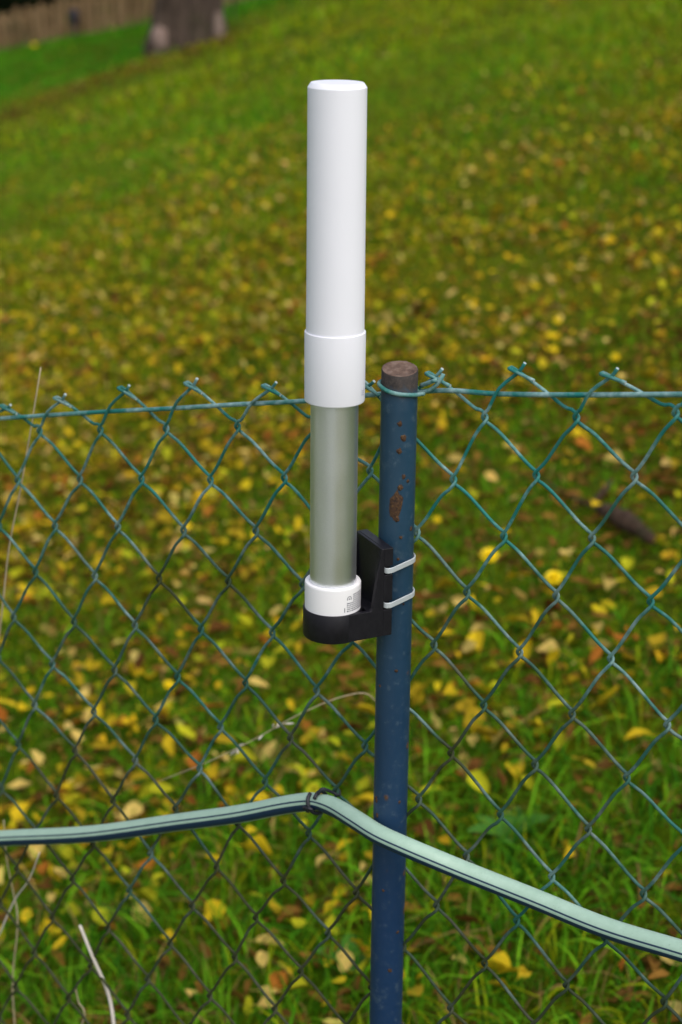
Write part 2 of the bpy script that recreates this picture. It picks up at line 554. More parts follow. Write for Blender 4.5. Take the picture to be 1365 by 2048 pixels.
def bulk_mesh(name, V, Q, T, C, mat):
    me = bpy.data.meshes.new(name)
    nq, nt = len(Q), len(T)
    me.vertices.add(len(V)); me.vertices.foreach_set('co', V.astype(np.float32).ravel())
    me.loops.add(nq * 4 + nt * 3)
    me.loops.foreach_set('vertex_index', np.concatenate([Q.ravel(), T.ravel()]).astype(np.int32))
    me.polygons.add(nq + nt)
    me.polygons.foreach_set('loop_start', np.concatenate([np.arange(nq) * 4, nq * 4 + np.arange(nt) * 3]).astype(np.int32))
    me.update(calc_edges=True)
    at = me.attributes.new('tint', 'FLOAT_COLOR', 'POINT')
    at.data.foreach_set('color', np.concatenate([C, np.ones((len(C), 1))], 1).astype(np.float32).ravel())
    me.materials.append(mat)
    me.validate()
    return link(bpy.data.objects.new(name, me))

grass = blades([(-1.3, 1.3, .6, 1.6, 2500, .03, .06, .0045, 3, .25, 1.3),
                (-1.4, 1.4, 1.6, 2.5, 6500, .026, .060, .0034, 3, .3, 1.8),
                (-1.4, 1.4, 1.6, 2.6, 700, .050, .090, .0060, 4, .9, 2.3),
                (-1.6, 1.6, 2.5, 3.6, 5600, .020, .046, .0040, 3, .4, 1.8),
                (-1.6, 1.6, 2.6, 3.6, 450, .040, .075, .0070, 3, .9, 2.2),
                (-2.4, 2.4, 3.6, 6.0, 4000, .02, .042, .0055, 2, .4, 1.6),
                (-4.2, 4.2, 6.0, 12., 1900, .025, .05, .009, 2, .3, 1.4),
                (-8.5, 8.5, 12., 28., 430, .035, .065, .017, 2, .3, 1.3)], 'grass')
tag(grass, 'short green and olive grass covering the slope', 'grass', kind='stuff')

# ------------------------------------------------------------------ fallen leaves
LEAF_KINDS = [  # weight, colour, label
    (.27, (.66, .47, .012), 'small yellow fallen leaf lying in the grass'),
    (.19, (.44, .31, .012), 'dull ochre fallen leaf lying in the grass'),
    (.19, (.68, .50, .13), 'pale tan fallen leaf lying in the grass'),
    (.08, (.40, .14, .016), 'orange brown fallen leaf lying in the grass'),
    (.09, (.13, .052, .010), 'dark brown fallen leaf lying in the grass'),
    (.18, (.46, .46, .014), 'greenish yellow fallen leaf lying in the grass'),
]
LEAF_W = np.array([k[0] for k in LEAF_KINDS]); LEAF_W /= LEAF_W.sum()

def leaf_shape(seed, nl, fold):
    """ovate leaf of unit length along x, with a midrib fold, edge waves and a curl"""
    r = np.random.default_rng(seed)
    asp = r.uniform(.34, .66); curl = r.uniform(-1.1, 1.8); fl = r.uniform(.05, .9) * fold; wv = r.uniform(.02, .13)
    pts = []
    bend = r.uniform(-.25, .25)
    for i in range(nl + 1):
        t = i / nl
        hw = asp * .5 * (math.sin(math.pi * min(1, t ** .8)) ** .8 if 0 < t < 1 else 0)
        hw *= 1 + .12 * math.sin(9 * t + seed)
        x = t - .5
        zc = curl * (x * x - .1) * .55
        yc = bend * (x * x)
        ph = r.uniform(0, 6.28)
        for sgn in (-1, 0, 1):
            pts.append((x, yc + sgn * hw, zc + abs(sgn) * hw * fl * 1.3 + sgn * wv * math.sin(7 * t + ph)))
    V = np.array(pts)
    Q = []
    for i in range(nl):
        for k in (0, 1):
            a = 3 * i + k; Q.append((a, a + 1, a + 4, a + 3))
    return V, np.array(Q)

SHAPES = [leaf_shape(s, 5, 1.) for s in range(14)]
SHAPES_LO = [leaf_shape(s, 3, 1.) for s in range(14)]

def rotm(rx, ry, rz):
    cx, sx, cy, sy, cz, sz = np.cos(rx), np.sin(rx), np.cos(ry), np.sin(ry), np.cos(rz), np.sin(rz)
    R = np.empty((len(rx), 3, 3))
    R[:, 0, 0] = cz * cy; R[:, 0, 1] = cz * sy * sx - sz * cx; R[:, 0, 2] = cz * sy * cx + sz * sx
    R[:, 1, 0] = sz * cy; R[:, 1, 1] = sz * sy * sx + cz * cx; R[:, 1, 2] = sz * sy * cx - cz * sx
    R[:, 2, 0] = -sy; R[:, 2, 1] = cy * sx; R[:, 2, 2] = cy * cx
    return R

def make_leaves():
    xs, ys = [], []
    for (x0, x1, y0, y1, dens) in [(-1.3, 1.3, 1.55, 3.0, 1750), (-2.4, 2.4, 3., 6., 1450), (-4.2, 4.2, 6., 12., 950), (-8., 8., 12., 26., 300)]:
        n = int((x1 - x0) * (y1 - y0) * dens)
        x = RNG.uniform(x0, x1, n); y = RNG.uniform(y0, y1, n)
        k = (RNG.uniform(0, 1, n) < leaf_density(x, y)) & (np.abs(x) < .30 * y + .5) & (np.hypot(x + 1.53, y - 17.35) > .5)
        xs.append(x[k]); ys.append(y[k])
    x, y = np.concatenate(xs), np.concatenate(ys); n = len(x)
    size = np.clip(RNG.lognormal(math.log(.0265), .40, n) * (.84 + .26 * (1 - sm(y, 2.4, 3.3))), .010, .047)
    kind = RNG.choice(len(LEAF_KINDS), n, p=LEAF_W)
    shp = RNG.integers(0, len(SHAPES), n)
    rx = RNG.normal(0, .45, n); ry = RNG.normal(0, .40, n); rz = RNG.uniform(0, 6.28, n)
    z = ground_z(x, y) + np.where(y < 3., RNG.uniform(.008, .036, n), RNG.uniform(.004, .028, n)) + .25 * size * (np.abs(np.sin(rx)) + np.abs(np.sin(ry)))
    P = np.stack([x, y, z], -1)
    u, v, d = project(P)
    inside = (u > 15) & (u < 1350) & (v > 15) & (v < 2033)
    app = np.where(inside, size / d, 0)
    order = np.argsort(-app)
    big = order[:300]
    tilt = rotm(rx, ry, rz)
    # the 300 largest: an object each, sharing meshes
    meshes = {}
    for i in big:
        key = (int(shp[i]), int(kind[i]))
        if key not in meshes:
            sv, sq = SHAPES[key[0]]
            b = MB(); b.add([tuple(p) for p in sv], [tuple(q) for q in sq])
            tail = sv[1]
            b.tube(catmull([tail, tail + np.array([-.12, .02, .01]), tail + np.array([-.27, .06, -.02])], 2), [.016, .014, .013, .012, .010], 4)
            me = b.mesh('fallen_leaf', smooth=True)
            c = np.array(LEAF_KINDS[key[1]][1])
            c = c * random.uniform(.85, 1.2)
            at = me.attributes.new('tint', 'FLOAT_COLOR', 'POINT')
            at.data.foreach_set('color', np.tile(np.append(c, 1.), len(me.vertices)).astype(np.float32))
            me.materials.append(M_LEAF)
            meshes[key] = me
        o = bpy.data.objects.new('fallen_leaf', meshes[key])
        o.location = P[i]; o.scale = (size[i],) * 3
        o.rotation_euler = (float(rx[i]), float(ry[i]), float(rz[i]))
        lab = LEAF_KINDS[key[1]][2]
        tag(o, lab, 'leaf', lab.replace('small ', '').replace(' lying in the grass', ' in the grass').replace(' leaf', ' leaves'))
        link(o)
    rest = order[300:]
    V, Q, C, off = [], [], [], 0
    near = d[rest] < 7.
    for s in range(len(SHAPES)):
        for lo in (False, True):
            sel = rest[(shp[rest] == s) & (near != lo)]
            if not len(sel): continue
            sv, sq = (SHAPES_LO if lo else SHAPES)[s]
            vv = np.einsum('nij,kj->nki', tilt[sel], sv) * size[sel][:, None, None] + P[sel][:, None, :]
            V.append(vv.reshape(-1, 3)); Q.append((off + np.arange(len(sel))[:, None, None] * len(sv) + sq[None]).reshape(-1, 4))
            cc = np.array([k[1] for k in LEAF_KINDS])[kind[sel]] * RNG.uniform(.35, 1.2, (len(sel), 1)) * RNG.uniform(.9, 1.1, (len(sel), 3))
            C.append(np.repeat(cc, len(sv), axis=0)); off += len(sel) * len(sv)
    nl = 5000
    lx = RNG.uniform(-1.6, 1.6, nl); ly = RNG.uniform(1.55, 4.5, nl); lk = np.abs(lx) < .3 * ly + .5; lx, ly = lx[lk], ly[lk]; nl = len(lx)
    lR = rotm(RNG.normal(0, .25, nl), RNG.normal(0, .25, nl), RNG.uniform(0, 6.28, nl)); lp = np.stack([lx, ly, ground_z(lx, ly) + RNG.uniform(.006, .016, nl)], -1)
    sv, sq = SHAPES_LO[3]
    V.append((np.einsum('nij,kj->nki', lR, sv) * RNG.uniform(.02, .045, nl)[:, None, None] + lp[:, None, :]).reshape(-1, 3))
    Q.append((off + np.arange(nl)[:, None, None] * len(sv) + sq[None]).reshape(-1, 4))
    C.append(np.repeat(np.array([.17, .085, .014]) * RNG.uniform(.4, 1.7, (nl, 1)), len(sv), axis=0))
    o = bulk_mesh('fallen_leaves', np.concatenate(V), np.concatenate(Q), np.zeros((0, 3), int), np.concatenate(C), M_LEAF)
    tag(o, 'scattered yellow and brown fallen leaves covering the lawn', 'leaves', kind='stuff')
make_leaves()

# ------------------------------------------------------------------ chain link fence
FP0 = np.array([0.101928, 1.219802, 1.020020])
FU = np.array([0.0311242, -0.0231310, 0.0080951])       # one column of knots (half a mesh)
FV = np.array([0.0077076, -0.0068934, -0.0430832])      # one row of knots downwards
FN = np.array([-0.599823, -0.799866, 0.020673])         # towards the camera side
EU = FU / np.linalg.norm(FU); EV = -FV / np.linalg.norm(FV)
# how far single knots of the old slack mesh have been pulled out of true (percent of a cell)
DEV = {(c, r): (a, b) for c, r, a, b in [
 (0,0,6,-2),(2,0,-2,2),(4,0,-8,-1),(-1,1,15,3),(1,1,-2,-4),(3,1,-3,-2),(-2,2,11,-4),(0,2,8,-1),(2,2,-5,-1),(-1,3,5,-1),(1,3,2,-2),(3,3,-5,0),(-2,4,8,-2),(0,4,4,0),(2,4,-2,0),(-1,5,3,1),(1,5,-1,2),(3,5,-6,5),(-2,6,7,-3),(0,6,0,0),(2,6,-4,4),(-3,7,8,-6),(-1,7,2,1),(1,7,-3,5),(-2,8,4,-9),(0,8,-1,4),(2,8,-4,8),(-3,9,8,-1),(-1,9,1,0),(1,9,-2,2),(-4,10,3,-3),(-2,10,6,-3),(0,10,-6,7),(-12,0,6,2),(-10,0,1,3),(-8,0,-1,4),(-6,0,1,3),(-13,1,-1,4),(-11,1,6,2),(-9,1,-2,2),(-7,1,-1,4),(-5,1,2,0),(-3,1,22,-13),(-12,2,-6,0),(-10,2,-3,-1),(-8,2,-5,3),(-6,2,0,0),(-13,3,-4,0),(-11,3,-7,3),(-9,3,-6,2),(-7,3,-3,0),(-5,3,1,0),(-14,4,-14,3),(-12,4,-7,4),(-10,4,-9,2),(-8,4,-8,0),(-6,4,-5,-3),(-13,5,-10,1),(-11,5,-3,1),(-9,5,-6,3),(-7,5,-6,2),(-5,5,-11,3),(-14,6,-3,-2),(-12,6,0,-2),(-10,6,-1,-1),(-8,6,-4,-1),(-6,6,-7,5),(-15,7,6,-3),(-13,7,8,-8),(-11,7,7,-5),(-9,7,8,-7),(-7,7,-2,1),(-5,7,-6,0),(-16,8,8,8),(-14,8,9,3),(-12,8,5,-5),(-10,8,8,-11),(-6,8,-3,-3)]}
TIPS = {-11: (-.05, -.61), -9: (0, -.74), -7: (-.04, -.77), -5: (.06, -.66), -3: (.5, -.64), -1: (.09, -.74), 1: (-.08, -.76), 3: (-.23, -.62), -13: (.1, -.5)}
def fp(c, r, off=0.):
    return FP0 + c * FU + r * FV + off * FN
_jr = np.random.default_rng(5)
JIT = {}
def knot(c, r):
    if (c, r) not in JIT:
        a, b = DEV.get((c, r), _jr.normal(0, 3, 2))
        JIT[(c, r)] = fp(c + a / 100, r + b / 100)
    return JIT[(c, r)]
def tip(c):
    if ('t', c) not in JIT:
        a, b = TIPS.get(c, (_jr.normal(0, .05), -.70 + _jr.normal(0, .05)))
        JIT[('t', c)] = fp(c + a, b)
    return JIT[('t', c)]

WR = .00132
D = .0021
base_pt = fp(0, 22)
fence = empty('chain_link_fence', (float(fp(-7, 22)[0]), float(fp(-7, 22)[1]), float(fp(-7, 22)[2])))
tag(fence, 'old green coated chain link wire mesh fence running along the slope', 'fence')
NR = 22

def wire_path(k):
    """one wire of the mesh: a flattened spiral between knot columns k and k+1"""
    rows = []
    pts = []
    ends = None
    tr = np.random.default_rng(1000 + k)
    # top end
    c_top = k + 1 if k % 2 == 0 else k              # at row -1 the wire is on the other side
    right_tip = (c_top == k + 1)                    # True: this wire leans up to the right ("/")
    T = tip(c_top)
    first = knot(k if k % 2 == 0 else k + 1, 0)
    dv = (T - first); L = np.linalg.norm(dv); dv /= L
    zt = .0030
    if right_tip:                                   # "/" in front, ends in a cut stub past the crossing
        stub = T + dv * tr.uniform(.007, .011)
        pts += [stub, T, first + dv * L * .62 + FN * zt + EV * .002 - EU * .003, first + dv * L * .25 + FN * zt * .9 - EU * .002]
    else:                                           # "\" behind, hooked over the other wire and bent back
        hook = T + FN * .0034
        e = (-dv * .78 + EU * .42); e /= np.linalg.norm(e)
        pts += [hook + e * tr.uniform(.013, .018) + EV * .001, hook + e * .004 + EV * .001, hook - e * .0054 + EV * .0008 - FN * .0004,
                T - e * .0066 + EV * .0006, T - e * .0050 - FN * .0030, first + dv * L * .6 - FN * zt, first + dv * L * .25 - FN * zt * .9]
    for r in range(NR):
        left = (k + r) % 2 == 0
        c = k if left else k + 1
        K = knot(c, r)
        s = -1. if left else 1.                     # bend reaches past the knot centre
        za = D if left else -D                      # above: left knot front, right knot back
        jb = tr.uniform(.85, 1.15)
        pts += [K + EV * .0062 + EU * (-s * .0041) + FN * za,
                K + EV * .0028 * jb + EU * s * .0002 + FN * za * .85,
                K + EU * s * .0016,
                K - EV * .0028 * jb + EU * s * .0002 - FN * za * .85,
                K - EV * .0062 + EU * (-s * .0041) - FN * za]
        if r < NR - 1:
            left2 = not left
            K2 = knot(k if left2 else k + 1, r + 1)
            m_ = (K + K2) / 2 - FN * za
            bow = (EV * .0012 + EU * (.0004 * s)) * tr.uniform(.2, 1.5)
            pts += [K * .72 + K2 * .28 - FN * za + bow * .7, m_ + bow, K * .28 + K2 * .72 - FN * za + bow * .7]
    return catmull(pts, 3)

cut_parts = []
for k in range(-44, 32):
    P = wire_path(k)
    b = MB(); b.tube(P, WR, 8)
    w = b.build('mesh_wire', M_WIRE, fence, smooth=True)
    w.data.materials.append(M_CUT)
    for pl in w.data.polygons:
        if len(pl.vertices) > 4: pl.material_index = 1; pl.use_smooth = False
TW = [(-45, -.1), (-31, -.12), (-22, -.2), (-14.617, -0.272), (-13.198, -0.296), (-9.887, -0.357), (-7.897, -0.375), (-5.878, -0.406), (-4.109, -0.424), (-2.46, -0.486), (-1.769, -0.501), (-0.676, -0.511), (0.449, -0.421), (2.033, -0.36), (4.089, -0.31), (5.306, -0.275), (13, -.25), (22, -.3), (33, -.3)]
b = MB(); b.tube(catmull([fp(c, r, -.0002) for c, r in TW], 6), .0019, 10)
b.build('tension_wire', M_TENSION, fence, smooth=True)

# ------------------------------------------------------------------ post
PX, PY, PR = .0420, 1.2436, .0135
PTOP = 1.0515
CUT = math.tan(math.radians(11.5))
pz0 = float(ground_z(PX, PY))
post = empty('fence_post', (PX, PY, pz0))
tag(post, 'dark blue painted round steel fence post with rust spots and rusty cut top', 'post')
b = MB(); b.lathe([(PR, pz0 - .25), (PR, .3), (PR, .6), (PR, .8), (PR, .95), (PR, 1.02), (PR, PTOP - .0009), (PR - .0005, PTOP)], 48, PX, PY, caps=False)
b.v = [(x, y, z + CUT * (y - PY)) if z > 1.03 else (x, y, z) for x, y, z in b.v]      # cut off askew
shaft = b.build('post_shaft', M_POST, post, smooth=True)
# cut top: tilted, slightly sunken plug of rusty metal
b = MB(); prof = []
nseg = 48; vs = []; fs = []
rr = np.random.default_rng(3)
rings = [(PR - .0005, 0.), (PR - .0016, .0003), (PR - .0022, -.0006), (PR * .55, -.0003), (PR * .2, -.0001)]
for r_, dz in rings:
    for k in range(nseg):
        a = 2 * math.pi * k / nseg
        vs.append((PX + r_ * math.cos(a), PY + r_ * math.sin(a), PTOP + dz + CUT * r_ * math.sin(a) + rr.normal(0, .00012)))
for i in range(len(rings) - 1):
    for k in range(nseg):
        k2 = (k + 1) % nseg
        fs.append((i * nseg + k, i * nseg + k2, (i + 1) * nseg + k2, (i + 1) * nseg + k))
fs.append(tuple((len(rings) - 1) * nseg + k for k in range(nseg)))
b.add(vs, fs); b.build('cut_top', M_RUST, post, smooth=True)

def scab(ang, z, w, h, seed, name='rust_scab'):
    """raised, ragged rust blister on the paint; ang from the camera side (-Y) towards +X, degrees"""
    r = np.random.default_rng(seed)
    nn, rg = 14, 3
    rad = 1 + r.normal(0, .16, nn); vs = [None]; fs = []
    def on(a, zz, d):
        return (PX + (PR + d) * math.sin(a), PY - (PR + d) * math.cos(a), zz)
    a0 = math.radians(ang)
    vs[0] = on(a0, z, .0007)
    for j in range(1, rg + 1):
        t = j / rg
        for k in range(nn):
            th = 2 * math.pi * k / nn
            q = t * (rad[k] if j == rg else 1 + (rad[k] - 1) * t)
            dd = (.0008 * (1 - t ** 2) + (r.normal(0, .00022) if j < rg else -.0002))
            vs.append(on(a0 + q * w / 2 * math.cos(th) / PR, z + q * h / 2 * math.sin(th), dd))
    for k in range(nn): fs.append((0, 1 + k, 1 + (k + 1) % nn))
    for j in range(rg - 1):
        for k in range(nn):
            k2 = (k + 1) % nn; o1, o2 = 1 + j * nn, 1 + (j + 1) * nn
            fs.append((o1 + k, o2 + k, o2 + k2, o1 + k2))
    q = MB(); q.add(vs, fs); q.build(name, M_SCAB, post, smooth=True)
for i, (a, z, w, h) in enumerate([(2, 1.0135, .0045, .005), (14, 1.0022, .0055, .0062), (1, .9925, .0045, .0052), (18, .9725, .0036, .0045), (33, .9685, .0028, .003),
                                  (8, .964, .005, .0055), (-6, .9500, .0115, .026), (-2, .9395, .0050, .006), (52, .9300, .003, .004), (12, .9245, .003, .003),
                                  (6, .9070, .0026, .0026), (10, .9000, .003, .003), (-22, .9130, .003, .005), (8, .8150, .0030, .0032), (28, .870, .002, .002),
                                  (-58, .700, .004, .006), (-52, .686, .003, .005), (30, .700, .0025, .003), (-20, .62, .003, .003), (35, .58, .003, .003), (10, .545, .004, .004), (-50, .8, .002, .003)]):
    scab(a, z, w, h, 40 + i)

# wire binding the tension wire to the post
def on_post(ang, z, d=.0016):
    a = math.radians(ang); return np.array([PX + (PR + d) * math.sin(a), PY - (PR + d) * math.cos(a), z])
tie = empty('post_tie_wire', tuple(float(v) for v in on_post(200, 1.032)))
tag(tie, 'green binding wire wrapped round the top of the blue post', 'wire')
arc = [on_post(a, z, d) for a, z, d in [(-110, 1.0400, .0017), (-85, 1.0400, .0017), (-60, 1.0392, .0017), (-40, 1.0380, .0017), (-20, 1.0370, .0017), (0, 1.0362, .0017), (25, 1.0354, .0017), (50, 1.0344, .0018), (75, 1.0334, .0022), (88, 1.0328, .0045)]]
b = MB(); b.tube(catmull(arc, 4), .0016, 8); o = b.build('front_wrap', M_BIND, tie, smooth=True)
o.data.materials.append(M_CUT)
for pl in o.data.polygons:
    if len(pl.vertices) > 4: pl.material_index = 1
back = [on_post(-108, 1.0400), on_post(235 - 360, 1.0400), on_post(200 - 360, 1.0400), on_post(170 - 360, 1.0390), on_post(135 - 360, 1.0380, .0022),
        fp(-1.25, -.52, .004), fp(-.95, -.56, .0050), fp(-.72, -.70, .0048), fp(-.66, -.80, .0025)]
b = MB(); b.tube(catmull(back, 4), .0016, 8); b.build('back_wrap', M_BIND, tie, smooth=True)
b = MB(); b.tube(catmull([fp(-1.18, -.63, .0035), fp(-.98, -.67, .0055), fp(-.76, -.72, .0075)], 4), .0016, 8); b.build('twisted_end', M_BIND, tie, smooth=True)

# ------------------------------------------------------------------ antenna
AX, AY = -.0055, 1.2208
def polar(ang, r, z):
    a = math.radians(ang); return (AX + r * math.sin(a), AY - r * math.cos(a), z)
ant = empty('tube_antenna', (AX, AY, .853))
tag(ant, 'slim upright device of white and bare aluminium tube held in black bracket', 'antenna')
b = MB(); b.lathe([(.0208, 1.075), (.02085, 1.090), (.0206, 1.15), (.0204, 1.2548), (.0184, 1.2578), (.0181, 1.2580)], 96, AX, AY)
b.build('upper_tube', M_WHITE, ant, smooth=True, sharp=30)
b = MB(); b.lathe([(.0180, 1.0338), (.0214, 1.0336), (.02175, 1.0340), (.0219, 1.0346), (.0220, 1.0835), (.0219, 1.0846), (.0215, 1.0850), (.0208, 1.0848)], 96, AX, AY)
collar = b.build('collar', M_WHITE, ant, smooth=True, sharp=35)
b = MB(); b.lathe([(.01735, .880), (.01735, 1.036)], 96, AX, AY)
b.build('metal_tube', M_ALU, ant, smooth=True, sharp=35)
b = MB(); b.lathe([(.0209, .8560), (.0211, .8700), (.0212, .8920), (.0211, .8930), (.0207, .8936), (.0182, .8937), (.0176, .8930)], 96, AX, AY)
cap = b.build('bottom_cap', M_CAP, ant, smooth=True, sharp=35)
# fine print on the bottom cap: a framed mark, an upright bar and rows of tiny print
b = MB()
def ink(a0, a1, z0, z1, r=.02128):
    n = max(1, int((a1 - a0) / 4)); A = [a0 + (a1 - a0) * i / n for i in range(n + 1)]
    vs = [polar(a, r, z0) for a in A] + [polar(a, r, z1) for a in A]
    b.add(vs, [(i, i + 1, n + 2 + i, n + 1 + i) for i in range(n)])
pr = np.random.default_rng(8)
ink(24.5, 26, .8752, .8786)
for row in range(9):
    z = .8880 - row * .00155
    a = 46 if row < 4 else 30
    a1 = pr.uniform(76, 82)
    while a < a1:
        w = pr.uniform(1.0, 4.5)
        ink(a, min(a + w, a1), z - .00042, z + .00042); a += w + pr.uniform(.7, 1.6)
for j in range(20):                                   # round mark: dot inside an open ring
    t = j / 20 * 360
    if 200 < t < 330: continue
    ink(36 + 5.0 * math.cos(math.radians(t)) - .8, 36 + 5.0 * math.cos(math.radians(t)) + .8, .8853 + .0019 * math.sin(math.radians(t)) - .0003, .8853 + .0019 * math.sin(math.radians(t)) + .0003)
ink(34.6, 37.8, .8846, .8858); ink(31, 34, .8818, .8823)
b.build('printed_label', M_INK, cap)
b = MB()
for j in range(3):
    for q in range(2): ink(63 + q * 4, 66 + q * 4, 1.0400 + j * .0014, 1.0407 + j * .0014, .02203)
ink(62, 63, 1.0395, 1.0445, .02203); ink(71, 72, 1.0395, 1.0445, .02203)
b.build('embossed_mark', M_INK2, collar)

# ------------------------------------------------------------------ bracket
AA = math.radians(25.6)
dx_, px_ = np.array([math.cos(AA), math.sin(AA), 0]), np.array([math.sin(AA), -math.cos(AA), 0])
def fr(x, y, z): return tuple(np.array([AX, AY, 0]) + dx_ * x + px_ * y + np.array([0, 0, z]))
bra = empty('mounting_bracket', (AX, AY, .8505))
tag(bra, 'black plastic bracket cupping the antenna foot and strapped to the blue post', 'bracket')
b = MB(); b.lathe([(.0205, .8507), (.0221, .8505), (.0224, .8510), (.0224, .8724), (.0221, .8729), (.0214, .8729), (.02125, .8560), (.004, .8558)], 96, AX, AY)
b.build('cup', M_BLACK, bra, smooth=True, sharp=35)
HW = .0222
zt1, zt2 = .8755, .9035                            # heights of the two cable ties
SIDE = [(.0005, .8508), (.0318, .8508), (.0318, .9212), (.0301, .9212), (.0297, .9205), (.0222, .8745), (.0214, .8728), (.0005, .8728)]
b = MB(); b.prism(SIDE, HW - .0034, HW, fr); b.build('side_wall', M_BLACK, bra)
b = MB(); b.prism(SIDE, -HW, -HW + .0034, fr); b.build('side_wall', M_BLACK, bra)
b = MB(); b.prism([(.0200, .8511), (.0317, .8511), (.0317, .8720), (.0200, .8720)], -HW + .0033, HW - .0033, fr); b.build('arm', M_BLACK, bra)
b = MB(); b.prism([(.0296, .8718), (.0317, .8718), (.0317, .9210), (.0296, .9210)], -HW + .0033, HW - .0033, fr)
b.build('back_plate', M_BLACK, bra)
b = MB()
for z0, z1 in ((.8508, zt1 - .0034), (zt1 + .0034, zt2 - .0034), (zt2 + .0034, .9212)):
    b.prism([(.0316, z0), (.0390, z0), (.0390, z1), (.0316, z1)], -HW - .0001, HW + .0001, fr)
b.prism([(.0345, .8515), (.0388, .8515), (.0388, .9205), (.0345, .9205)], -HW + .004, HW - .004, fr)
b.build('rear_pad', M_BLACK, bra)
for o in bra.children:
    if o.name.startswith(('arm', 'side_wall', 'back_plate', 'rear_pad')):
        md = o.modifiers.new('bevel', 'BEVEL'); md.width = .0005; md.segments = 2; md.limit_method = 'ANGLE'

# ------------------------------------------------------------------ cable ties
PC = .0527
def cable_tie(z, label):
    R_ = PR + .0010
    path = [(.0330, y) for y in np.linspace(-.0205, .0205, 7)] + [(.0334, .0222), (.0345, .0230), (.0370, .0232), (.0388, .0226)]
    path += [(PC + R_ * math.sin(math.radians(t)), R_ * math.cos(math.radians(t))) for t in range(25, 156, 10)]
    path += [(.0388, -.0226), (.0370, -.0232), (.0345, -.0230), (.0334, -.0222)]
    path = [fr(x, y, z) for x, y in path]
    n = len(path); P = np.array(path); T = np.roll(P, -1, 0) - np.roll(P, 1, 0); T /= np.linalg.norm(T, axis=1)[:, None]
    N = np.stack([T[:, 1], -T[:, 0], 0 * T[:, 0]], -1)
    hh, tt = .00215, .00062
    prof = [(-tt, -hh + .0004), (-tt, hh - .0004), (-tt * .4, hh), (tt * .4, hh), (tt, hh - .0004), (tt, -hh + .0004), (tt * .4, -hh), (-tt * .4, -hh)]
    vs = [tuple(P[i] + N[i] * a + np.array([0, 0, c])) for i in range(n) for a, c in prof]
    m = len(prof)
    fs = [(i * m + k, i * m + (k + 1) % m, ((i + 1) % n) * m + (k + 1) % m, ((i + 1) % n) * m + k) for i in range(n) for k in range(m)]
    t = empty('cable_tie', fr(PC, -R_, z))
    tag(t, label, 'cable tie', 'cable ties round the blue post')
    b = MB(); b.add(vs, fs); b.build('strap', M_NYLON, t, smooth=True, sharp=40)
    b = MB(); b.prism([(.0480, z - .0034), (.0535, z - .0034), (.0535, z + .0034), (.0480, z + .0034)], -R_ - .0047, -R_ - .0003, fr)
    b.build('lock_head', M_NYLON, t)
cable_tie(zt2, 'upper white cable tie strapping the black bracket to the post')
cable_tie(zt1, 'lower white cable tie strapping the black bracket to the post')

# ------------------------------------------------------------------ hose
HR = .0078
HOSE_STRIPES = [(.178, .0145), (.316, .075)]
M_HOSE = m_hose()
HP = [(-46, 12., .011), (-34, 11.4, .011), (-26, 10.6, .011), (-19.155, 9.676, .011), (-16.035, 9.14, .011), (-12.664, 8.633, .011), (-9.7, 8.035, .011), (-7.7, 7.629, .011), (-6.456, 7.328, .011), (-5.814, 7.188, .011), (-5.358, 7.12, .012), (-4.816, 7.132, .016), (-4.027, 7.193, .028), (-3.336, 7.299, .0365), (-2.751, 7.447, .0365), (-2.261, 7.644, .031), (-1.612, 7.94, .021), (-0.236, 8.351, .012), (1.226, 8.664, .011), (2.77, 8.837, .011), (4.258, 9.009, .011), (8, 9.4, .011), (13, 9.9, .011), (22, 10.4, .011), (33, 10.6, .011)]
hpath = catmull([fp(*p) for p in HP], 8)
hrad = HR * (1 - .13 * np.exp(-((hpath - fp(-5.30, 7.12, .0122)) ** 2).sum(1) / .006 ** 2))
b = MB(); b.tube(hpath, hrad, 40)
hose = b.build('garden_hose', M_HOSE, None, smooth=True, org=tuple(float(v) for v in fp(-2.75, 7.447, .03)))
tag(hose, 'pale mint green garden hose with dark blue stripes strung along the fence', 'hose')
# dark wire that ties it up
TC = fp(-5.30, 7.12, .0122); tdir = fp(-5.0, 7.11, .014) - fp(-5.6, 7.15, .011); tdir /= np.linalg.norm(tdir)
up_ = np.array([0, 0, 1.]) - tdir * tdir[2]; up_ /= np.linalg.norm(up_); sd_ = np.cross(up_, tdir)
sd_ = sd_ if sd_ @ FN > 0 else -sd_
ht = empty('hose_tie_wire', tuple(float(v) for v in TC))
tag(ht, 'dark wire tie holding the mint green hose to the wire mesh', 'wire')
loop = []
for i in range(0, 31):
    a = math.radians(40 + i * 13)
    loop.append(TC + (HR + .0012) * (math.sin(a) * up_ + math.cos(a) * sd_) + tdir * (.003 - .00028 * i))
b = MB(); b.tube(np.array(loop), .0017, 8); b.build('loop', M_TIE, ht, smooth=True)
ktop = knot(-5, 7)
b = MB(); b.tube(catmull([TC + (HR + .0012) * (up_ * .9 + sd_ * .3) + tdir * .003, TC + up_ * (HR + .0045) + tdir * .007, ktop + FN * .005 + EV * .002, ktop + FN * .001 + EU * .003 - EV * .002, ktop - FN * .004], 4), .0013, 8)
b.build('hook', M_TIE, ht, smooth=True)
kc = TC + (HR + .0018) * (sd_ * .92 - up_ * .38) - tdir * .0025
b = MB(); tw = [kc + .0016 * np.array([math.cos(t), 0, math.sin(t)]) * 1.0 - tdir * (.0008 * t) + sd_ * .0008 * math.sin(t * 1.3) for t in np.linspace(0, 9, 22)]
b.tube(np.array(tw), .0016, 7); b.build('twist', M_TIE, ht, smooth=True)

